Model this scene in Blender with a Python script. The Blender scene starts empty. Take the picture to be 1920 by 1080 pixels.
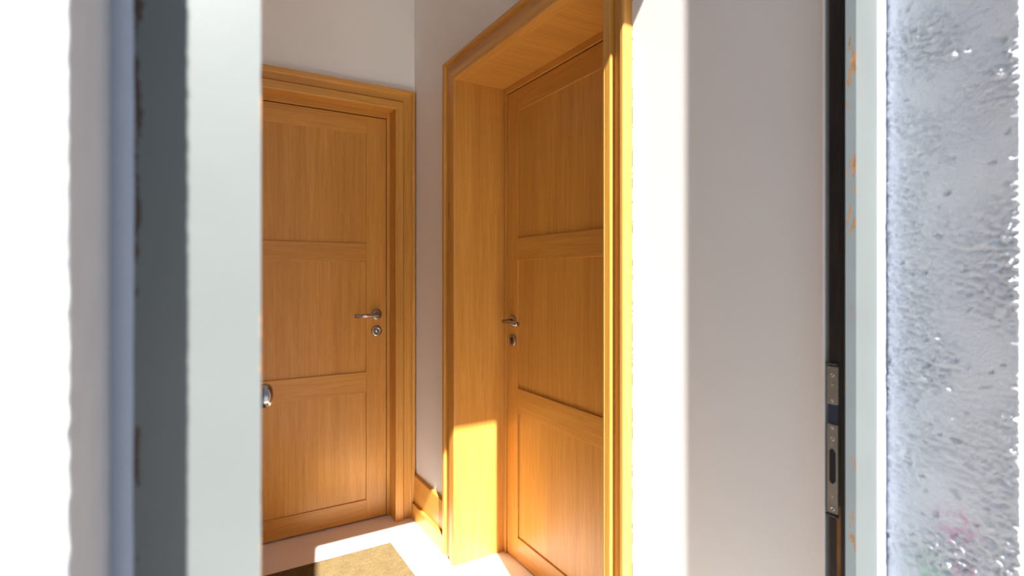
import bpy, bmesh, math, random
from mathutils import Vector, Matrix, noise

S = bpy.context.scene
COL = S.collection
random.seed(4)

# ------------------------------------------------------------------ camera
# hall axis = +Y, right hand wall faces -X, floor of the hall z = 0
F_PX, YAW, HORIZON, CAM_H = 1000.0, math.atan(0.6), 515.0, 1.235
cam = bpy.data.cameras.new('camera')
cam.sensor_width = 36.0
cam.lens = 36.0 * F_PX / 1920.0
cam.shift_y = -(540.0 - HORIZON) / 1920.0
cam.clip_start = 0.02
cam.dof.use_dof = True
cam.dof.focus_distance = 2.1
cam.dof.aperture_fstop = 3.6
cam_o = bpy.data.objects.new('camera', cam)
COL.objects.link(cam_o)
cam_o.location = (0, 0, CAM_H)
cam_o.rotation_euler = (math.pi / 2, 0, -YAW)
S.camera = cam_o

# ------------------------------------------------------------------ sky, sun, exposure
SUN = Vector((0.214, 1.0, -1.257)).normalized()        # direction the sunlight travels
w = bpy.data.worlds.new('sky'); S.world = w
w.use_nodes = True
nt = w.node_tree
bg = nt.nodes['Background']
sky = nt.nodes.new('ShaderNodeTexSky')
sky.sky_type = 'NISHITA'
sky.sun_disc = False
sky.sun_elevation = math.radians(50.9)
sky.sun_rotation = math.atan2(-SUN.x, -SUN.y)
sky.air_density = 1.0; sky.dust_density = 0.4; sky.ozone_density = 2.0
nt.links.new(sky.outputs[0], bg.inputs[0])
bg.inputs[1].default_value = 0.105
sl = bpy.data.lights.new('sun', 'SUN')
sl.energy = 26.0
sl.angle = math.radians(0.6)
sl.color = (1.0, 0.97, 0.925)
so = bpy.data.objects.new('sun', sl); COL.objects.link(so)
so.rotation_euler = SUN.to_track_quat('-Z', 'Y').to_euler()
so.location = (-2, -8, 10)
vs = S.view_settings
vs.view_transform = 'Standard'; vs.look = 'None'; vs.exposure = 0.0; vs.gamma = 1.0
vs.use_curve_mapping = False
S.cycles.use_denoising = True
S.cycles.max_bounces = 16
S.cycles.diffuse_bounces = 10
S.cycles.glossy_bounces = 6
S.cycles.caustics_reflective = True
S.cycles.blur_glossy = 0.0
S.cycles.sample_clamp_indirect = 0.0

# ------------------------------------------------------------------ materials
def new_mat(name):
    m = bpy.data.materials.new(name); m.use_nodes = True
    n = m.node_tree.nodes; l = m.node_tree.links
    return m, n, l, n['Principled BSDF']

def sock(node, name, out=False):
    return (node.outputs if out else node.inputs)[name]

def tex_coord(n, l, scale=(1, 1, 1), rot=(0, 0, 0)):
    tc = n.new('ShaderNodeTexCoord'); mp = n.new('ShaderNodeMapping')
    mp.inputs['Scale'].default_value = scale
    mp.inputs['Rotation'].default_value = rot
    l.new(tc.outputs['Object'], mp.inputs['Vector'])
    return mp.outputs['Vector']

def noise_n(n, l, vec, scale, detail=4, rough=0.55, dist=0.0):
    t = n.new('ShaderNodeTexNoise')
    t.inputs['Scale'].default_value = scale; t.inputs['Detail'].default_value = detail
    t.inputs['Roughness'].default_value = rough; t.inputs['Distortion'].default_value = dist
    l.new(vec, t.inputs['Vector'])
    return t.outputs['Fac']

def ramp(n, l, fac, stops):
    r = n.new('ShaderNodeValToRGB')
    e = r.color_ramp.elements
    while len(e) < len(stops): e.new(0.5)
    for i, (p, c) in enumerate(stops):
        e[i].position = p; e[i].color = (*c, 1) if len(c) == 3 else c
    l.new(fac, r.inputs['Fac'])
    return r.outputs['Color']

def mix(n, l, fac, a, b, mode='MIX'):
    m = n.new('ShaderNodeMix'); m.data_type = 'RGBA'; m.blend_type = mode
    for s_, v in ((m.inputs[0], fac), (m.inputs[6], a), (m.inputs[7], b)):
        if isinstance(v, (int, float)): s_.default_value = v
        elif isinstance(v, tuple): s_.default_value = (*v, 1)
        else: l.new(v, s_)
    return m.outputs[2]

def math_n(n, l, op, a, b=0.0, c=None, clamp=False):
    m = n.new('ShaderNodeMath'); m.operation = op; m.use_clamp = clamp
    for i, v in enumerate((a, b) if c is None else (a, b, c)):
        if isinstance(v, (int, float)): m.inputs[i].default_value = v
        else: l.new(v, m.inputs[i])
    return m.outputs[0]

def bump(n, l, height, bsdf, strength=0.3, dist=0.01):
    b = n.new('ShaderNodeBump')
    b.inputs['Strength'].default_value = strength; b.inputs['Distance'].default_value = dist
    l.new(height, b.inputs['Height']); l.new(b.outputs['Normal'], bsdf.inputs['Normal'])

def oak(name, axis, light=1.0, veneer=True):
    """honey varnished oak, the grain running along the axis"""
    m, n, l, b = new_mat(name)
    s = [1.0, 1.0, 1.0]; s['XYZ'.index(axis)] = 0.035
    v = tex_coord(n, l, tuple(s))
    fine = noise_n(n, l, v, 420, 3, 0.6)
    mid = noise_n(n, l, v, 95, 4, 0.6, 0.4)
    s2 = [1.0, 1.0, 1.0]; s2['XYZ'.index(axis)] = 0.05
    v2 = tex_coord(n, l, tuple(s2))
    wide = noise_n(n, l, v2, 11, 3, 0.55, 0.3)
    c1 = ramp(n, l, mid, [(0.30, (0.53 * light, 0.240 * light, 0.044 * light)),
                          (0.55, (0.60 * light, 0.288 * light, 0.056 * light)),
                          (0.75, (0.645 * light, 0.322 * light, 0.070 * light))])
    c2 = ramp(n, l, wide, [(0.36, (0.92, 0.90, 0.87)), (0.62, (1.04, 1.04, 1.03))])
    c3 = ramp(n, l, fine, [(0.34, (0.86, 0.81, 0.75)), (0.48, (1, 1, 1))])
    c = mix(n, l, 1.0, c1, c2, 'MULTIPLY')
    c = mix(n, l, 0.8, c, c3, 'MULTIPLY')
    l.new(c, b.inputs['Base Color'])
    rr = math_n(n, l, 'MULTIPLY_ADD', fine, 0.18, 0.28)
    l.new(rr, b.inputs['Roughness'])
    b.inputs['Coat Weight'].default_value = 0.0
    b.inputs['Specular IOR Level'].default_value = 0.4
    b.inputs['Coat Roughness'].default_value = 0.22
    bump(n, l, fine, b, 0.10, 0.001)
    return m

def plain(name, col, rough, metal=0.0, var=0.0, scale=40, bmp=0.0, spec=None):
    m, n, l, b = new_mat(name)
    b.inputs['Roughness'].default_value = rough
    b.inputs['Metallic'].default_value = metal
    if spec is not None: b.inputs['Specular IOR Level'].default_value = spec
    v = tex_coord(n, l)
    f = noise_n(n, l, v, scale, 4)
    lo = tuple(c * (1 - var) for c in col); hi = tuple(min(1, c * (1 + var)) for c in col)
    l.new(ramp(n, l, f, [(0.3, lo), (0.7, hi)]), b.inputs['Base Color'])
    if bmp: bump(n, l, f, b, bmp, 0.002)
    return m

M = {}
M['oak_x'] = oak('oak_grain_x', 'X'); M['oak_y'] = oak('oak_grain_y', 'Y'); M['oak_z'] = oak('oak_grain_z', 'Z')
M['wall'] = plain('matt_wall_paint', (0.74, 0.718, 0.70), 0.75, var=0.01, scale=6)
# roller stipple on the wall
_m = M['wall']; _n = _m.node_tree.nodes; _l = _m.node_tree.links
bump(_n, _l, noise_n(_n, _l, tex_coord(_n, _l), 260, 3, 0.6), _n['Principled BSDF'], 0.10, 0.002)
M['ceiling'] = plain('ceiling_paint', (0.87, 0.865, 0.85), 0.8, var=0.01)
M['steel'] = plain('brushed_steel', (0.40, 0.35, 0.31), 0.30, 1.0, 0.06, 300)
M['plate'] = plain('dull_plate_steel', (0.42, 0.38, 0.32), 0.42, 0.85, 0.10, 120)
M['screw'] = plain('screw_steel', (0.45, 0.46, 0.50), 0.30, 1.0, 0.1, 400)
M['dark_steel'] = plain('blued_steel', (0.06, 0.075, 0.11), 0.35, 0.6, 0.2, 80)
M['black'] = plain('black_void', (0.006, 0.006, 0.007), 0.6)
M['rubber'] = plain('black_rubber', (0.012, 0.011, 0.011), 0.42, var=0.3, scale=60)
M['ground'] = plain('worn_asphalt', (0.17, 0.17, 0.175), 0.85, var=0.12, scale=9, bmp=0.4)
M['sealant'] = plain('white_filler', (0.31, 0.345, 0.41), 0.6, var=0.03, scale=50, bmp=0.2)
M['chrome'] = plain('polished_nickel', (0.36, 0.34, 0.34), 0.2, 1.0)
M['keyhole'] = plain('keyhole_dark', (0.01, 0.008, 0.007), 0.7)

def floor_mat():
    m, n, l, b = new_mat('polished_pale_stone')
    v = tex_coord(n, l)
    f = noise_n(n, l, v, 5, 6, 0.6); g = noise_n(n, l, v, 160, 3)
    c = mix(n, l, 0.5, ramp(n, l, f, [(0.3, (0.79, 0.735, 0.685)), (0.7, (0.83, 0.78, 0.73))]),
            ramp(n, l, g, [(0.3, (0.79, 0.735, 0.685)), (0.7, (0.83, 0.78, 0.73))]))
    l.new(c, b.inputs['Base Color'])
    b.inputs['Roughness'].default_value = 0.21
    return m
M['floor'] = floor_mat()

def rebate_mat():
    """nearly black old stain, worn to bare orange wood low down"""
    m, n, l, b = new_mat('black_stained_rebate')
    tc = n.new('ShaderNodeTexCoord'); sx = n.new('ShaderNodeSeparateXYZ')
    l.new(tc.outputs['Object'], sx.inputs[0])
    v = tex_coord(n, l, (1, 1, 0.12))
    f = noise_n(n, l, v, 130, 4, 0.6)
    low = math_n(n, l, 'GREATER_THAN', math_n(n, l, 'MULTIPLY_ADD', f, 0.05, 0.835), sx.outputs['Z'])
    near = math_n(n, l, 'LESS_THAN', sx.outputs['Y'], 0.4775)
    chips = math_n(n, l, 'GREATER_THAN', noise_n(n, l, tex_coord(n, l, (1, 1, 0.4)), 38, 2), 0.735)
    mask = math_n(n, l, 'MAXIMUM', math_n(n, l, 'MULTIPLY', low, near), chips)
    base = ramp(n, l, f, [(0.3, (0.010, 0.008, 0.008)), (0.75, (0.032, 0.022, 0.018))])
    wood = ramp(n, l, f, [(0.3, (0.16, 0.055, 0.012)), (0.7, (0.34, 0.14, 0.035))])
    l.new(mix(n, l, mask, base, wood), b.inputs['Base Color'])
    b.inputs['Roughness'].default_value = 0.38
    return m
M['rebate'] = rebate_mat()

def frame_paint(name, edge_x, base=(0.099, 0.110, 0.1085), k0=-0.23, rust_x=None):
    """grey green gloss paint, chipped to bare wood along the inner arris"""
    m, n, l, b = new_mat(name)
    tc = n.new('ShaderNodeTexCoord'); sx = n.new('ShaderNodeSeparateXYZ')
    l.new(tc.outputs['Object'], sx.inputs[0])
    v = tex_coord(n, l, (1, 1, 0.35))
    big = noise_n(n, l, v, 48, 5, 0.68, 0.2)
    fine = noise_n(n, l, v, 160, 4, 0.65)
    # closeness to the inner arris
    dx = math_n(n, l, 'ABSOLUTE', math_n(n, l, 'SUBTRACT', sx.outputs['X'], edge_x))
    close = math_n(n, l, 'SUBTRACT', 1.0, math_n(n, l, 'MULTIPLY', dx, 260.0), clamp=True)
    thr = math_n(n, l, 'MULTIPLY_ADD', close, k0, 0.82)
    sig = math_n(n, l, 'ADD', math_n(n, l, 'MULTIPLY', big, 0.75), math_n(n, l, 'MULTIPLY', fine, 0.25))
    mask = math_n(n, l, 'GREATER_THAN', sig, thr)
    paint = ramp(n, l, noise_n(n, l, tex_coord(n, l), 7, 5), [(0.3, tuple(c * 0.95 for c in base)), (0.7, tuple(c * 1.05 for c in base))])
    wood = ramp(n, l, fine, [(0.3, (0.15, 0.075, 0.035)), (0.7, (0.34, 0.205, 0.105))])
    if rust_x is not None:           # brown rust spots where the frame meets the filler
        rd = math_n(n, l, 'ABSOLUTE', math_n(n, l, 'SUBTRACT', sx.outputs['X'], rust_x))
        rc = math_n(n, l, 'SUBTRACT', 1.0, math_n(n, l, 'MULTIPLY', rd, 170.0), clamp=True)
        rm = math_n(n, l, 'GREATER_THAN', noise_n(n, l, tex_coord(n, l, (1, 1, 0.45)), 62, 4, 0.65), math_n(n, l, 'MULTIPLY_ADD', rc, -0.30, 0.78))
        paint = mix(n, l, rm, paint, (0.045, 0.022, 0.014))
    l.new(mix(n, l, mask, paint, wood), b.inputs['Base Color'])
    b.inputs['Roughness'].default_value = 0.42
    h = math_n(n, l, 'SUBTRACT', math_n(n, l, 'MULTIPLY', fine, 0.15), mask)
    bump(n, l, h, b, 0.35, 0.0015)
    return m

def plaster_mat():
    m, n, l, b = new_mat('rough_painted_render')
    v = tex_coord(n, l)
    g = noise_n(n, l, v, 230, 5, 0.68); f = noise_n(n, l, v, 14, 5, 0.6)
    c = ramp(n, l, f, [(0.3, (0.765, 0.80, 0.87)), (0.7, (0.82, 0.85, 0.905))])
    # washed off chalk marks on the right hand reveal
    tc = n.new('ShaderNodeTexCoord'); sx = n.new('ShaderNodeSeparateXYZ')
    l.new(tc.outputs['Object'], sx.inputs[0])
    def blob(y0, z0, ry, rz, thr, col, amt, base):
        dy = math_n(n, l, 'DIVIDE', math_n(n, l, 'SUBTRACT', sx.outputs['Y'], y0), ry)
        dz = math_n(n, l, 'DIVIDE', math_n(n, l, 'SUBTRACT', sx.outputs['Z'], z0), rz)
        d = math_n(n, l, 'ADD', math_n(n, l, 'MULTIPLY', dy, dy), math_n(n, l, 'MULTIPLY', dz, dz))
        inside = math_n(n, l, 'SUBTRACT', 1.0, d, clamp=True)
        right = math_n(n, l, 'GREATER_THAN', sx.outputs['X'], 0.5)
        k = math_n(n, l, 'MULTIPLY', math_n(n, l, 'MULTIPLY', inside, right),
                   math_n(n, l, 'MULTIPLY', math_n(n, l, 'SUBTRACT', noise_n(n, l, v, 70, 3), thr), amt), clamp=True)
        return mix(n, l, k, base, col)
    c = blob(0.335, 0.865, 0.040, 0.040, 0.42, (0.80, 0.45, 0.62), 4.0, c)
    c = blob(0.325, 0.800, 0.022, 0.030, 0.42, (0.80, 0.45, 0.62), 4.0, c)
    c = blob(0.375, 0.775, 0.045, 0.045, 0.36, (0.50, 0.72, 0.62), 3.0, c)
    l.new(c, b.inputs['Base Color'])
    b.inputs['Roughness'].default_value = 0.8
    bump(n, l, g, b, 0.9, 0.004)
    return m
M['plaster'] = plaster_mat()

def mat_mat():
    m, n, l, b = new_mat('coir_fibre')
    v = tex_coord(n, l)
    f = noise_n(n, l, v, 330, 3, 0.7); g = noise_n(n, l, v, 22, 4, 0.6)
    c = mix(n, l, 1.0, ramp(n, l, f, [(0.3, (0.088, 0.056, 0.019)), (0.7, (0.185, 0.13, 0.048))]),
            ramp(n, l, g, [(0.3, (0.82, 0.80, 0.74)), (0.7, (1.1, 1.08, 1.02))]), 'MULTIPLY')
    l.new(c, b.inputs['Base Color'])
    b.inputs['Roughness'].default_value = 0.95
    bump(n, l, f, b, 0.8, 0.004)
    return m
M['coir'] = mat_mat()

# ------------------------------------------------------------------ mesh helpers
def link_mesh(name, bm, mat, parent=None, smooth=False):
    bmesh.ops.recalc_face_normals(bm, faces=bm.faces[:])
    me = bpy.data.meshes.new(name); bm.to_mesh(me); bm.free()
    if smooth:
        for p in me.polygons: p.use_smooth = True
    me.materials.append(mat if not isinstance(mat, str) else M[mat])
    o = bpy.data.objects.new(name, me); COL.objects.link(o)
    if parent: o.parent = parent
    return o

def tag(o, label, cat=None, kind=None, group=None):
    o['label'] = label
    if cat: o['category'] = cat
    if kind: o['kind'] = kind
    if group: o['group'] = group
    return o

def empty(name, label, cat, kind=None):
    o = bpy.data.objects.new(name, None); COL.objects.link(o)
    o.empty_display_size = 0.1
    return tag(o, label, cat, kind)

def add_box(bm, x0, x1, y0, y1, z0, z1, bev=0.0, seg=2):
    r = bmesh.ops.create_cube(bm, size=1.0)
    vs_ = r['verts']
    for v in vs_:
        v.co = Vector(((x0 + x1) / 2 + v.co.x * (x1 - x0), (y0 + y1) / 2 + v.co.y * (y1 - y0), (z0 + z1) / 2 + v.co.z * (z1 - z0)))
    if bev:
        es = list({e for v in vs_ for e in v.link_edges})
        bmesh.ops.bevel(bm, geom=es, offset=bev, segments=seg, affect='EDGES', profile=0.5)

def box(name, x0, x1, y0, y1, z0, z1, mat, parent=None, bev=0.0):
    bm = bmesh.new(); add_box(bm, x0, x1, y0, y1, z0, z1, bev)
    return link_mesh(name, bm, mat, parent)

def add_prism(bm, prof, place0, place1):
    """closed profile swept from place0(p) to place1(p)"""
    a = [bm.verts.new(place0(p)) for p in prof]; b = [bm.verts.new(place1(p)) for p in prof]
    k = len(prof)
    for i in range(k):
        bm.faces.new((a[i], a[(i + 1) % k], b[(i + 1) % k], b[i]))
    bm.faces.new(a); bm.faces.new(b[::-1])

def add_lathe(bm, prof, origin, axis, seg=28):
    """prof: (distance along axis, radius)"""
    axis = Vector(axis).normalized()
    u = axis.orthogonal().normalized(); v = axis.cross(u)
    rings = []
    for d, r in prof:
        rings.append([bm.verts.new(Vector(origin) + axis * d + (u * math.cos(t) + v * math.sin(t)) * r)
                      for t in [2 * math.pi * i / seg for i in range(seg)]])
    for p, q in zip(rings, rings[1:]):
        for i in range(seg):
            bm.faces.new((p[i], p[(i + 1) % seg], q[(i + 1) % seg], q[i]))
    bm.faces.new(rings[0][::-1]); bm.faces.new(rings[-1])

def add_tube(bm, pts, r, seg=14):
    pts = [Vector(p) for p in pts]
    rings = []
    ref = None
    for i, p in enumerate(pts):
        d = ((pts[min(i + 1, len(pts) - 1)] - pts[max(i - 1, 0)])).normalized()
        if ref is None: ref = d.orthogonal().normalized()
        u = (ref - d * ref.dot(d)).normalized(); ref = u; v = d.cross(u)
        rings.append([bm.verts.new(p + (u * math.cos(t) + v * math.sin(t)) * r) for t in [2 * math.pi * k / seg for k in range(seg)]])
    for a, b in zip(rings, rings[1:]):
        for i in range(seg): bm.faces.new((a[i], a[(i + 1) % seg], b[(i + 1) % seg], b[i]))
    bm.faces.new(rings[0][::-1]); bm.faces.new(rings[-1])

# ------------------------------------------------------------------ dimensions (metres)
WX = 0.981          # right hand hall wall
WL = -0.20          # left hand hall wall
YE = 2.61           # end wall
YI = 0.50           # inner face of the front wall
CEIL = 2.72
FY0, FY1 = 0.441, 0.4905     # entrance frame, outer and inner faces
FXL, FXR = 0.0445, 0.896     # clear opening of the entrance frame
RB = 0.014                   # rebate
HEADZ = 2.615
DZ = 2.03                    # inner door leaf height

# ------------------------------------------------------------------ setting: floor, ceiling, walls
o = box('floor', -0.35, 1.50, 0.30, 2.95, -0.12, 0.0, 'floor')
tag(o, 'polished pale stone floor of the small hall', 'floor', 'structure')
o = box('ceiling', -0.35, 1.50, YI, 2.95, CEIL, CEIL + 0.1, 'ceiling')
tag(o, 'plain white ceiling above the hall', 'ceiling', 'structure')
o = box('ground', -9, 9, -14, 0.30, -0.30, -0.15, 'ground')
tag(o, 'worn grey pavement outside the entrance', 'pavement', 'structure')

# end wall with the opening of the far door
FDX0, FDX1 = 0.003, 0.871        # lining faces of the far door
CZ = 2.062                       # lining head height
bm = bmesh.new()
add_box(bm, WL - 0.1, FDX0 - 0.02, YE, YE + 0.2, 0, CEIL)
add_box(bm, FDX1 + 0.02, WX + 0.02, YE, YE + 0.2, 0, CEIL)
add_box(bm, FDX0 - 0.02, FDX1 + 0.02, YE, YE + 0.2, CZ + 0.02, CEIL)
add_box(bm, WL - 0.1, WX + 0.1, YE + 0.2, YE + 0.25, 0, CEIL)
o = link_mesh('wall_back', bm, 'wall'); tag(o, 'cream painted end wall around the far oak door', 'wall', 'structure')
# right wall with the deep opening of the side door
RDY0, RDY1 = 1.112, 2.062
bm = bmesh.new()
add_box(bm, WX, WX + 0.32, YI, RDY0 - 0.02, 0, CEIL)
add_box(bm, WX, WX + 0.32, RDY1 + 0.02, YE + 0.24, 0, CEIL)
add_box(bm, WX, WX + 0.32, RDY0 - 0.02, RDY1 + 0.02, CZ + 0.02, CEIL)
add_box(bm, WX + 0.32, WX + 0.37, YI, YE + 0.24, 0, CEIL)
o = link_mesh('wall_right', bm, 'wall'); tag(o, 'white painted side wall running from the entrance to the deep door recess', 'wall', 'structure')
o = box('wall_left', WL - 0.1, WL, YI, YE + 0.2, 0, CEIL, 'wall')
tag(o, 'white painted wall behind the opened entrance door', 'wall', 'structure')

# front wall: rough render outside, skin displaced as real relief
CORNER_L, CORNER_R, YF = -0.0408, 0.9450, 0.2595
JOINT_L, JOINT_R = -0.047, 0.988

def relief(p, amp):
    """height of the rough render at point p"""
    q = Vector((p.x * 1.0, p.y, p.z))
    patch = noise.noise(q * 11.0 + Vector((3, 1, 7)))
    rough = max(0.0, min(1.0, 0.70 + 1.1 * patch))
    h = 0.0016 * noise.noise(q * 26.0)
    sh = Vector((q.x, q.y + 0.35 * q.z, q.z * 1.1 - 0.3 * q.y))          # trowel drag
    h += rough * 0.0048 * noise.noise(Vector((sh.x, sh.y * 0.75, sh.z * 1.3)) * 98.0 + Vector((9, 2, 4)))
    h += rough * 0.0030 * noise.noise(sh * 240.0)
    t = noise.noise(q * 70.0 + Vector((1, 8, 2)))
    if t > 0.45: h += (t - 0.45) * 0.007            # proud grains
    if t < -0.48: h += (t + 0.48) * 0.016           # pits
    h += 0.0030 * noise.noise(Vector((q.x * 4, q.y * 4, q.z * 6)))
    return h * amp

def skin(bm, path, zs, amp, sink=0.0):
    """path: list of (x, y, nx, ny, k)"""
    rows = []
    for z in zs:
        row = []
        for x, y, nx, ny, k in path:
            p = Vector((x, y, z))
            h = relief(p, amp * k) - sink * min(1.0, max(0.0, (y - YF) / 0.03))
            row.append(bm.verts.new((x + nx * h, y + ny * h, z)))
        rows.append(row)
    for a, b in zip(rows, rows[1:]):
        for i in range(len(a) - 1):
            bm.faces.new((a[i], a[i + 1], b[i + 1], b[i]))

def seg_pts(p, q, nrm, step, k=1.0, last=False):
    p, q = Vector(p), Vector(q)
    c = max(1, int((q - p).length / step))
    return [(*(p + (q - p) * (i / c)), nrm[0], nrm[1], k) for i in range(c + (1 if last else 0))]

def corner_pts(p, n0, n1, rad, c=6):
    """rounded arris at p between the normals n0 and n1"""
    out = []
    n0, n1 = Vector(n0), Vector(n1)
    ctr = Vector(p) - (n0 + n1) * rad
    for i in range(c + 1):
        nn = n0.lerp(n1, i / c).normalized()
        out.append((*(ctr + nn * rad), nn.x, nn.y, 0.6))
    return out

zs = []
z = -0.15
while z < 3.3:
    zs.append(z)
    z += 0.0022 if 0.62 < z < 1.80 else 0.03
bm = bmesh.new()
nr = Vector((-(FY0 - YF), JOINT_R - CORNER_R)).normalized(); nr = (nr.x, nr.y)
pathR = seg_pts((JOINT_R, FY0 + 0.012), (CORNER_R + 0.001, YF + 0.006), nr, 0.0021) + \
    corner_pts((CORNER_R, YF), nr, (0, -1), 0.003) + \
    seg_pts((CORNER_R + 0.006, YF), (1.10, YF), (0, -1), 0.006) + seg_pts((1.10, YF), (3.2, YF), (0, -1), 0.15, last=True)
skin(bm, pathR, zs, 1.0, 0.0022)
pathL = seg_pts((-4.0, YF), (-0.20, YF), (0, -1), 0.15) + seg_pts((-0.20, YF), (CORNER_L - 0.003, YF), (0, -1), 0.003) + \
    corner_pts((CORNER_L, YF), (0, -1), (1, 0), 0.0025) + \
    seg_pts((CORNER_L, YF + 0.003), (JOINT_L, FY0 + 0.012), (1, 0), 0.004, k=0.25, last=True)
skin(bm, pathL, zs, 0.28)
# solid masonry behind the skin, lintel above the frame
add_box(bm, -4.0, JOINT_L - 0.012, YF + 0.012, YI, -0.15, 3.3)
add_box(bm, JOINT_R + 0.012, 3.2, YF + 0.012, YI, -0.15, 3.3)
add_prism(bm, [(YF + 0.002, 2.87), (YF + 0.002, 3.3), (YI, 3.3), (YI, 2.66), (FY0 + 0.01, 2.69)],
          lambda p: Vector((JOINT_L - 0.03, p[0], p[1])), lambda p: Vector((JOINT_R + 0.03, p[0], p[1])))
o = link_mesh('wall_front', bm, 'plaster', smooth=True)
o.data.materials.append(plain('shade_toned_render', (0.40, 0.395, 0.41), 0.8, var=0.05, scale=30, bmp=0.2))  # left reveal: render darkened, its shade put into the colour
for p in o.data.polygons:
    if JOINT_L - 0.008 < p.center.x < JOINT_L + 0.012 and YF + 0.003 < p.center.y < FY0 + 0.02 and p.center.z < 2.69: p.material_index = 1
tag(o, 'rough bluish white rendered outside wall and reveals of the entrance', 'wall', 'structure')
# plain inner face beside the frame
bm = bmesh.new()
add_box(bm, FXR + 0.02, 1.30, YI, YI + 0.004, 0, CEIL)
add_box(bm, WL - 0.1, FXL - 0.02, YI, YI + 0.004, 0, CEIL)
add_box(bm, FXL - 0.02, FXR + 0.02, YI, YI + 0.004, HEADZ + 0.03, CEIL)
o = link_mesh('inner_lining', bm, 'wall', bpy.data.objects['wall_front'])
# entrance step
o = box('trim_1', JOINT_L, JOINT_R, YF - 0.10, 0.2999, -0.15, -0.004, 'ground', bev=0.006)
tag(o, 'stone doorstep in front of the entrance', 'doorstep', 'structure')

bm = bmesh.new(); add_box(bm, FXL - 0.014, FXR + 0.014, 0.30, 0.60, -0.004, 0.003, 0.0015, 1)
o = link_mesh('trim_5', bm, plain('honed_grey_stone', (0.36, 0.35, 0.34), 0.7, var=0.12, scale=30, bmp=0.2))
tag(o, 'honed grey stone threshold inside the entrance frame', 'threshold', 'structure')

# ------------------------------------------------------------------ entrance frame
ef = empty('trim_2', 'grey green painted entrance door frame with chipped edges and black rebate', 'door frame', 'structure')
def frame_jamb(side):
    if side > 0:
        ed, out = FXR, JOINT_R + 0.016
        prof = [(ed, FY0), (ed, FY0 + 0.016), (ed + 0.0005, FY0 + 0.0165), (ed + 0.020, FY0 + 0.0165), (out, FY0 + 0.0165), (out, FY0)]
    else:
        ed, out = FXL, JOINT_L - 0.016
        prof = [(ed, FY0), (ed, FY0 + 0.0165), (out, FY0 + 0.0165), (out, FY0)]
    bm = bmesh.new()
    # slightly worn arris: profile wobbles along the height
    n = 520
    rows = []
    for i in range(n + 1):
        z = HEADZ * i / n
        row = []
        for (x, y) in prof:
            dx = 0.0
            if side < 0 and abs(x - ed) < 0.001 and y < FY0 + 0.001:
                wv = noise.noise(Vector((side * 5.0, 0, z * 22))) + 0.6 * noise.noise(Vector((side * 5.0, 3, z * 75)))
                dx = max(0.0, wv - 0.25) * 0.0011 * side
            row.append(bm.verts.new((x + dx, y, z)))
        rows.append(row)
    k = len(prof)
    for a, b in zip(rows, rows[1:]):
        for i in range(k): bm.faces.new((a[i], a[(i + 1) % k], b[(i + 1) % k], b[i]))
    bm.faces.new(rows[0]); bm.faces.new(rows[-1][::-1])
    o = link_mesh('frame_jamb', bm, frame_paint('grey_green_paint', ed, k0=-0.25 if side > 0 else -0.29, rust_x=None if side > 0 else -0.032), ef)
    o.data.materials.append(frame_paint('skylight_toned_paint', ed, (0.180, 0.208, 0.218), -0.245))  # inner side face: frame paint lightened and blued, skylight put into the colour
    for p in o.data.polygons:
        if abs(p.center.x - ed) < 0.004 and FY0 + 0.002 < p.center.y < FY0 + 0.0162 and abs(p.normal.z) < 0.5: p.material_index = 1
    o['label'] = 'grey green painted frame post with chipped paint'
    return o
frame_jamb(1); frame_jamb(-1)
box('frame_head', JOINT_L - 0.01, JOINT_R + 0.01, FY0, FY0 + 0.0165, HEADZ, 2.70, frame_paint('grey_green_head', 9.0), ef, 0.001)
# rebated inner half of the frame, stained black
o = box('rebate', FXR + RB, JOINT_R + 0.016, FY0 + 0.0166, FY1, 0, HEADZ + RB, 'rebate', ef, 0.0012); o['label'] = 'black stained rebate worn to orange wood low down'
box('rebate', JOINT_L - 0.016, FXL - RB, FY0 + 0.0166, FY1, 0, HEADZ + RB, 'rebate', ef, 0.0012)
box('rebate', JOINT_L, JOINT_R, FY0 + 0.0166, FY1, HEADZ + RB, 2.70, 'rebate', ef, 0.0012)
# rubber gasket in the corner of the rebate
def gasket(x, s):
    bm = bmesh.new()
    pr = [(0, 0), (0, 0.0115), (0.0015, 0.013), (0.0030, 0.0115), (0.0034, 0.007), (0.0022, 0.005), (0.0030, 0.0)]
    add_prism(bm, pr, lambda p: Vector((x - s * p[0], FY0 + 0.0168 + p[1], 0.001)), lambda p: Vector((x - s * p[0], FY0 + 0.0168 + p[1], HEADZ)))
    g = link_mesh('gasket', bm, 'rubber', ef); g['label'] = 'black rubber weather seal strip'
gasket(FXR + RB, 1); gasket(FXL - RB, -1)
# white filler beads between frame and render
def bead(x0, x1, zoff):
    bm = bmesh.new()
    n = 200; rows = []
    for i in range(n + 1):
        z = 2.69 * i / n
        a = 0.0022 * noise.noise(Vector((zoff, 1, z * 5))) + 0.0009 * noise.noise(Vector((zoff, 4, z * 30)))
        g = 1 if x1 > x0 else -1
        xs = [x0 + a * 0.4, x0 + 0.0025 * g + a * 0.3, (x0 + x1) / 2, x1 - 0.001 * g, x1 + 0.006 * g]
        ys = [FY0 + 0.0005, FY0 - 0.0032, FY0 - 0.0036, FY0 - 0.0034, FY0 + 0.004]
        rows.append([bm.verts.new((x, y, z)) for x, y in zip(xs, ys)])
    for a, b in zip(rows, rows[1:]):
        for i in range(4): bm.faces.new((a[i], a[i + 1], b[i + 1], b[i]))
    o = link_mesh('sealant_bead', bm, 'sealant', ef, True); o['label'] = 'white filler bead between frame and render'
bead(0.962, 0.988, 2.0)
bead(-0.0335, -0.0475, 6.0)

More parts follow.
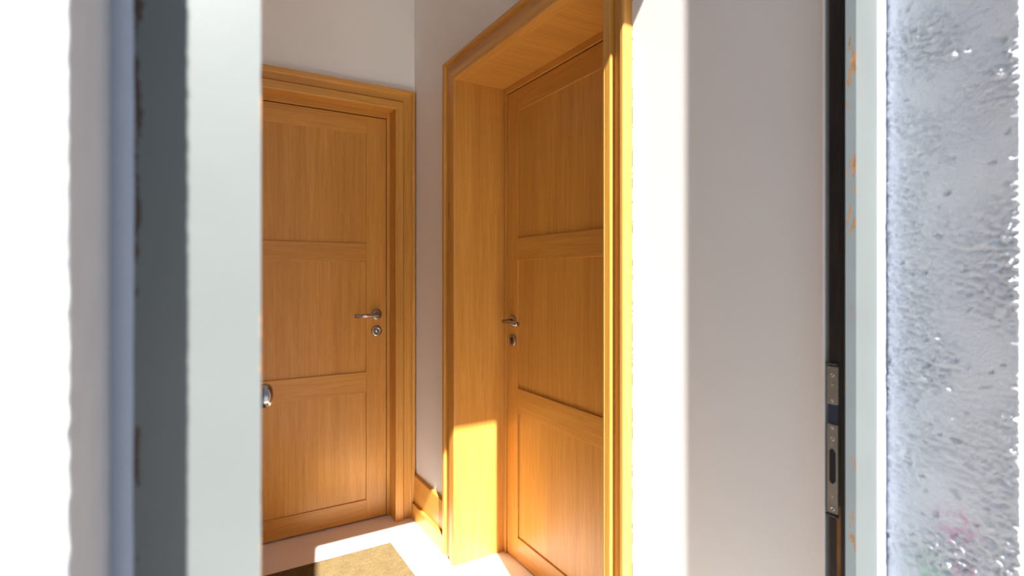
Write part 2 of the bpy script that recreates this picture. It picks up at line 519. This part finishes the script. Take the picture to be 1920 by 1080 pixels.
# strike plate of the lock, let into the rebate
XP = FXR + RB
sp = bpy.data.objects.new('strike_plate', None); COL.objects.link(sp); sp.parent = ef
sp['label'] = 'dull steel strike plate with latch opening and screws'
def plate_piece(name, z0, z1, hole=None, mat='plate', y0=0.4752, y1=0.4925, dx=0.0016):
    bm = bmesh.new()
    if hole:
        h0, h1 = hole; e0, e1 = y0 + 0.0032, y1 - 0.0034
        add_box(bm, XP - dx, XP + 0.0008, y0, y1, z0, h0); add_box(bm, XP - dx, XP + 0.0008, y0, y1, h1, z1)
        add_box(bm, XP - dx, XP + 0.0008, y0, e0, h0, h1); add_box(bm, XP - dx, XP + 0.0008, e1, y1, h0, h1)
        for zc, s in ((h0, 1), (h1, -1)):
            add_prism(bm, [(e0, 0), (e0 + 0.004, 0), (e0, 0.006 * s)], lambda p: Vector((XP - dx, p[0], zc + p[1])), lambda p: Vector((XP + 0.0008, p[0], zc + p[1])))
            add_prism(bm, [(e1, 0), (e1 - 0.003, 0), (e1, 0.004 * s)], lambda p: Vector((XP - dx, p[0], zc + p[1])), lambda p: Vector((XP + 0.0008, p[0], zc + p[1])))
    else:
        add_box(bm, XP - dx, XP + 0.0008, y0, y1, z0, z1, 0.0004, 1)
    return link_mesh(name, bm, mat, sp)
plate_piece('upper_plate', 1.021, 1.083)
plate_piece('lower_plate', 0.840, 0.987, (0.889, 0.947))
box('latch_slot', XP - 0.0004, XP + 0.0006, 0.478, 0.4895, 0.887, 0.949, 'black', sp)
o = plate_piece('latch_keeper', 0.9875, 1.0205, None, 'dark_steel', 0.476, 0.4915, 0.0007); o['label'] = 'blued steel latch keeper'
for z in (1.0875, 0.8365):
    bm = bmesh.new(); add_tube(bm, [(XP - 0.0018, 0.4745, z), (XP - 0.0018, 0.494, z + 0.0008)], 0.0022, 10)
    o = link_mesh('end_cap', bm, 'rubber', sp, True)
for z, r in ((1.070, 0.0036), (1.053, 0.0016), (1.027, 0.0026), (0.982, 0.0026), (0.964, 0.0038), (0.9545, 0.0016), (0.868, 0.0018), (0.848, 0.0038)):
    bm = bmesh.new()
    add_lathe(bm, [(0, r), (0.0007, r), (0.0011, r * 0.75), (0.0008, r * 0.5), (0.0004, r * 0.35)], (XP - 0.0015, 0.4838, z), (-1, 0, 0), 18)
    link_mesh('screw', bm, 'screw', sp, True)

# ------------------------------------------------------------------ entrance door, swung open behind the left post
ed_ = empty('door_3', 'grey green entrance door swung open against the left wall, its round knob just showing', 'door', 'structure')
paint_leaf = plain('grey_green_leaf_paint', (0.12, 0.133, 0.13), 0.42, var=0.04, scale=8)
P0 = Vector((0.027, 0.520)); P1 = Vector((0.088, 1.374))
dv = (P1 - P0).normalized(); nv = Vector((dv.y, -dv.x))       # nv: exterior side, towards +X
def leaf_pt(s_, t_, z): q = P0 + dv * s_ + nv * t_; return Vector((q.x, q.y, z))
LW = (P1 - P0).length
def leaf_box(name, s0, s1, t0, t1, z0, z1, mat, par=ed_, bev=0.0015):
    bm = bmesh.new(); add_box(bm, s0, s1, t0, t1, z0, z1, bev)
    for v in bm.verts: v.co = leaf_pt(*v.co)
    return link_mesh(name, bm, mat, par)
TH = 0.045
leaf_box('stile', 0, 0.11, -TH, 0, 0.006, 2.61, paint_leaf); leaf_box('stile', LW - 0.11, LW, -TH, 0, 0.006, 2.61, paint_leaf)
for z0, z1 in ((0.006, 0.20), (0.88, 1.02), (2.49, 2.61)): leaf_box('rail', 0.11, LW - 0.11, -TH, 0, z0, z1, paint_leaf)
for z0, z1 in ((0.20, 0.88), (1.02, 2.49)): leaf_box('panel', 0.108, LW - 0.108, -TH + 0.012, -0.012, z0 - 0.002, z1 + 0.002, paint_leaf)
bm = bmesh.new()
kp = leaf_pt(LW - 0.075, 0.0, 0.967)
add_lathe(bm, [(0, 0.030), (0.003, 0.030), (0.006, 0.027), (0.008, 0.014), (0.030, 0.0115), (0.036, 0.016), (0.042, 0.0225), (0.050, 0.0265), (0.060, 0.0262), (0.068, 0.022), (0.072, 0.013), (0.0735, 0.002)],
          kp, (nv.x, nv.y, 0), 32)
kn = link_mesh('door_knob', bm, 'chrome', ed_, True); kn['label'] = 'round polished knob'
for z in (0.25, 1.30, 2.35):
    bm = bmesh.new(); add_tube(bm, [(-0.008, 0.506, z), (-0.008, 0.506, z + 0.10)], 0.009, 14)
    link_mesh('hinge', bm, 'steel', ed_, True)

# ------------------------------------------------------------------ inner doors: architraves
DEPTH = 0.031
def casing_profile(W):
    a = W * 0.40; b = W * 0.84       # inner band | hollow | backband
    d = DEPTH
    return [(0, -0.01), (0, d - 0.007), (0.0015, d - 0.003), (0.005, d - 0.0006), (0.010, d), (0.0125, d - 0.0015), (0.015, d - 0.0005), (a - 0.002, d - 0.0005), (a, d - 0.002),
            (a + 0.0005, d - 0.017), (a + 0.004, d - 0.018), (a + 0.006, d - 0.0125), (b - 0.008, d - 0.012), (b - 0.0015, d - 0.008), (b, d - 0.001), (b + 0.002, d), (W - 0.003, d), (W, d - 0.003), (W, -0.01)]

def casings(tr, to_world, i0, i1, W0, W1, zi, WH, mats):
    """to_world(s, d, z): s along the wall, d out of the wall; opening from i0 to i1"""
    for s_in, W, sg in ((i0, W0, -1), (i1, W1, 1)):
        bm = bmesh.new()
        add_prism(bm, casing_profile(W), lambda p: to_world(s_in + sg * p[0], p[1], 0.0),
                  lambda p: to_world(s_in + sg * p[0], p[1], zi + p[0] * WH / W))
        link_mesh('casing_post', bm, mats[0], tr)
    bm = bmesh.new()
    add_prism(bm, casing_profile(WH), lambda p: to_world(i0 - p[0] * W0 / WH, p[1], zi + p[0]),
              lambda p: to_world(i1 + p[0] * W1 / WH, p[1], zi + p[0]))
    link_mesh('casing_head', bm, mats[1], tr)

# far door: casing on the end wall, faces -Y
t3 = empty('trim_3', 'moulded oak casing around the far door', 'door casing', 'structure')
casings(t3, lambda s_, d, z: Vector((s_, YE - d, z)), FDX0, FDX1, 0.102, 0.103, CZ, 0.102, ('oak_z', 'oak_x'))
for x0, x1 in ((FDX1, FDX1 + 0.02), (FDX0 - 0.02, FDX0)):
    box('lining_post', x0, x1, YE + 0.0101, YE + 0.20, 0, CZ + 0.0, 'oak_z', t3)
box('lining_head', FDX0 - 0.02, FDX1 + 0.02, YE + 0.0101, YE + 0.20, CZ, CZ + 0.02, 'oak_x', t3)
LY = 2.673        # front of the far leaf
FLX0, FLX1 = FDX0 + 0.019, FDX1 - 0.019
for x0, x1 in ((FLX1 + 0.0025, FDX1 + 0.001), (FDX0 - 0.001, FLX0 - 0.0025)):
    box('stop_bead', x0, x1, LY - 0.004, LY + 0.06, 0, CZ, 'oak_z', t3, 0.002)
box('stop_bead', FLX0 - 0.002, FLX1 + 0.002, LY - 0.004, LY + 0.06, DZ + 0.0045, CZ + 0.001, 'oak_x', t3, 0.002)

# side door: casing on the right wall, faces -X, deep lining
t4 = empty('trim_4', 'moulded oak casing and deep lining around the side door', 'door casing', 'structure')
casings(t4, lambda s_, d, z: Vector((WX - d, s_, z)), RDY0, RDY1, 0.084, 0.124, CZ, 0.104, ('oak_z', 'oak_y'))
for y0, y1 in ((RDY0 - 0.02, RDY0), (RDY1, RDY1 + 0.02)):
    box('lining_post', WX + 0.0101, WX + 0.31, y0, y1, 0, CZ, 'oak_z', t4)
box('lining_head', WX + 0.0101, WX + 0.31, RDY0 - 0.02, RDY1 + 0.02, CZ, CZ + 0.02, 'oak_x', t4)
LX = 1.199
RLY0, RLY1 = RDY0 + 0.021, RDY1 - 0.023
for y0, y1 in ((RLY1 + 0.0025, RDY1 + 0.001), (RDY0 - 0.001, RLY0 - 0.0025)):
    box('stop_bead', LX - 0.006, LX + 0.06, y0, y1, 0, CZ, 'oak_z', t4, 0.002)
box('stop_bead', LX - 0.006, LX + 0.06, RLY0 - 0.002, RLY1 + 0.002, DZ + 0.0045, CZ + 0.001, 'oak_y', t4, 0.002)
# hairline cracks where the near post meets the wall
bm = bmesh.new()
zc = 0.3
while zc < 2.1:
    ln = 0.004 + random.random() ** 3 * 0.045
    yy = RDY0 - 0.084 - 0.0006 * random.random()
    add_box(bm, WX - 0.0006, WX + 0.001, yy - 0.0012, yy, zc, zc + ln)
    zc += ln + 0.004 + random.random() ** 2 * 0.07
o = link_mesh('joint_crack', bm, 'keyhole', t4); o['label'] = 'hairline cracks in the joint'; o['kind'] = 'stuff'
# small dark keep let into the far post
o = box('keep_plate', WX - DEPTH + 0.0105, WX - DEPTH + 0.0165, RDY1 + 0.056, RDY1 + 0.076, 1.475, 1.552, 'black', t4, 0.002)
o['label'] = 'small dark keep plate'

# ------------------------------------------------------------------ inner doors: leaves
def inner_leaf(root, Wd, world, mat_h, swing):
    """leaf coordinates: s along the width, t depth (0 = front, + backwards), z up; s = Wd is the lock side"""
    TH = 0.042; st = 0.101 if swing == 'far' else 0.087
    z0 = 0.007
    def piece(name, s0, s1, t0, t1, a, b, mat, bev=0.0012):
        bm = bmesh.new(); add_box(bm, s0, s1, t0, t1, a, b, bev, 1)
        for v in bm.verts: v.co = world(*v.co)
        return link_mesh(name, bm, mat, root)
    piece('stile', 0, st, 0, TH, z0, DZ, 'oak_z'); piece('stile', Wd - st, Wd, 0, TH, z0, DZ, 'oak_z')
    for a, b in ((z0, 0.105), (0.640, 0.747), (1.298, 1.393), (1.940, DZ)):
        piece('rail', st, Wd - st, 0, TH, a, b, mat_h)
    for a, b in ((0.105, 0.640), (0.747, 1.298), (1.393, 1.940)):
        piece('panel', st - 0.008, Wd - st + 0.008, 0.0065, TH - 0.006, a - 0.008, b + 0.008, 'oak_z', 0.0)
    # lever handle on a round rose
    hs, hz = Wd - 0.050, 1.034
    h = bpy.data.objects.new('lever_handle', None); COL.objects.link(h); h.parent = root
    h['label'] = 'brushed steel lever handle on a round rose'
    def solid(name, bm, par, mat='steel'):
        for v in bm.verts: v.co = world(v.co.x, v.co.y, v.co.z)
        return link_mesh(name, bm, mat, par, True)
    bm = bmesh.new(); add_lathe(bm, [(0, 0.0262), (0.005, 0.0262), (0.0075, 0.0245), (0.0085, 0.020)], (hs, 0, hz), (0, -1, 0), 32)
    solid('rose', bm, h)
    bm = bmesh.new()
    pts = [(hs, -0.008, hz), (hs, -0.040, hz)]
    for i in range(1, 7):
        a = math.pi / 2 * i / 6
        pts.append((hs - 0.013 * (1 - math.cos(a)), -0.040 - 0.013 * math.sin(a), hz))
    pts += [(hs - 0.06, -0.053, hz - 0.001), (hs - 0.121, -0.053, hz - 0.002)]
    add_tube(bm, pts, 0.0096, 16)
    solid('lever', bm, h)
    e = bpy.data.objects.new('escutcheon', None); COL.objects.link(e); e.parent = root
    e['label'] = 'round steel keyhole escutcheon'
    ez = hz - 0.084
    bm = bmesh.new(); add_lathe(bm, [(0, 0.0262), (0.005, 0.0262), (0.0075, 0.0245), (0.0082, 0.013), (0.0065, 0.012)], (hs, 0, ez), (0, -1, 0), 32)
    solid('cover', bm, e)
    bm = bmesh.new()
    if swing == 'far':
        add_lathe(bm, [(0.006, 0.0085), (0.0105, 0.0085), (0.0115, 0.007)], (hs, 0, ez + 0.002), (0, -1, 0), 20)
        solid('lock_cylinder', bm, e, 'screw')
        bm = bmesh.new(); add_box(bm, hs - 0.0012, hs + 0.0012, -0.0121, -0.010, ez - 0.003, ez + 0.006)
        solid('keyhole', bm, e, 'keyhole')
    else:
        add_lathe(bm, [(0.0062, 0.0075), (0.0088, 0.0075)], (hs, 0, ez + 0.005), (0, -1, 0), 20)
        add_box(bm, hs - 0.0042, hs + 0.0042, -0.0088, -0.0062, ez - 0.016, ez + 0.004)
        solid('keyhole', bm, e, 'keyhole')

d1 = empty('door_1', 'closed oak door at the end of the hall with three panels and steel lever', 'door', 'structure')
inner_leaf(d1, FLX1 - FLX0, lambda s_, t, z: Vector((FLX0 + s_, LY + t, z)), 'oak_x', 'far')
d2 = empty('door_2', 'closed oak side door set in the deep recess, with steel lever', 'door', 'structure')
inner_leaf(d2, RLY1 - RLY0, lambda s_, t, z: Vector((LX + t, RLY0 + s_, z)), 'oak_y', 'side')

# ------------------------------------------------------------------ skirting on the right wall between corner and side door
sk = empty('baseboard_right', 'two step oak skirting in the corner between the doors', 'skirting', 'structure')
ys0, ys1 = RDY1 + 0.1235, YE - DEPTH - 0.0
def skirt(name, prof):
    bm = bmesh.new()
    add_prism(bm, prof, lambda p: Vector((WX - p[0], ys0, p[1])), lambda p: Vector((WX - p[0], YE, p[1])))
    return link_mesh(name, bm, 'oak_y', sk)
skirt('upper_board', [(-0.002, 0.07), (0.013, 0.07), (0.013, 0.212), (0.010, 0.218), (-0.002, 0.222)])
skirt('lower_board', [(-0.002, 0.0), (0.026, 0.0), (0.026, 0.074), (0.024, 0.079), (0.013, 0.080), (-0.002, 0.080)])

# ------------------------------------------------------------------ door mat
bm = bmesh.new()
nx, ny = 150, 290
X0, X1, Y0, Y1 = 0.10, 0.780, 0.90, 2.378
rows = []
for j in range(ny + 1):
    row = []
    for i in range(nx + 1):
        x = X0 + (X1 - X0) * i / nx; y = Y0 + (Y1 - Y0) * j / ny
        e = min(i, nx - i, j, ny - j)
        z = 0.0125 + (random.random() - 0.5) * 0.003 if e > 0 else 0.0005
        if e == 0:
            x += (random.random() - 0.5) * 0.003; y += (random.random() - 0.5) * 0.003
        elif e == 1:
            z = 0.011
            x += (X0 - x) * 0.7 if i == 1 else ((X1 - x) * 0.7 if i == nx - 1 else 0)
            y += (Y0 - y) * 0.7 if j == 1 else ((Y1 - y) * 0.7 if j == ny - 1 else 0)
        row.append(bm.verts.new((x, y, z)))
    rows.append(row)
for a, b in zip(rows, rows[1:]):
    for i in range(nx): bm.faces.new((a[i], a[i + 1], b[i + 1], b[i]))
o = link_mesh('doormat', bm, 'coir')
tag(o, 'brown coir doormat lying on the pale hall floor', 'doormat')
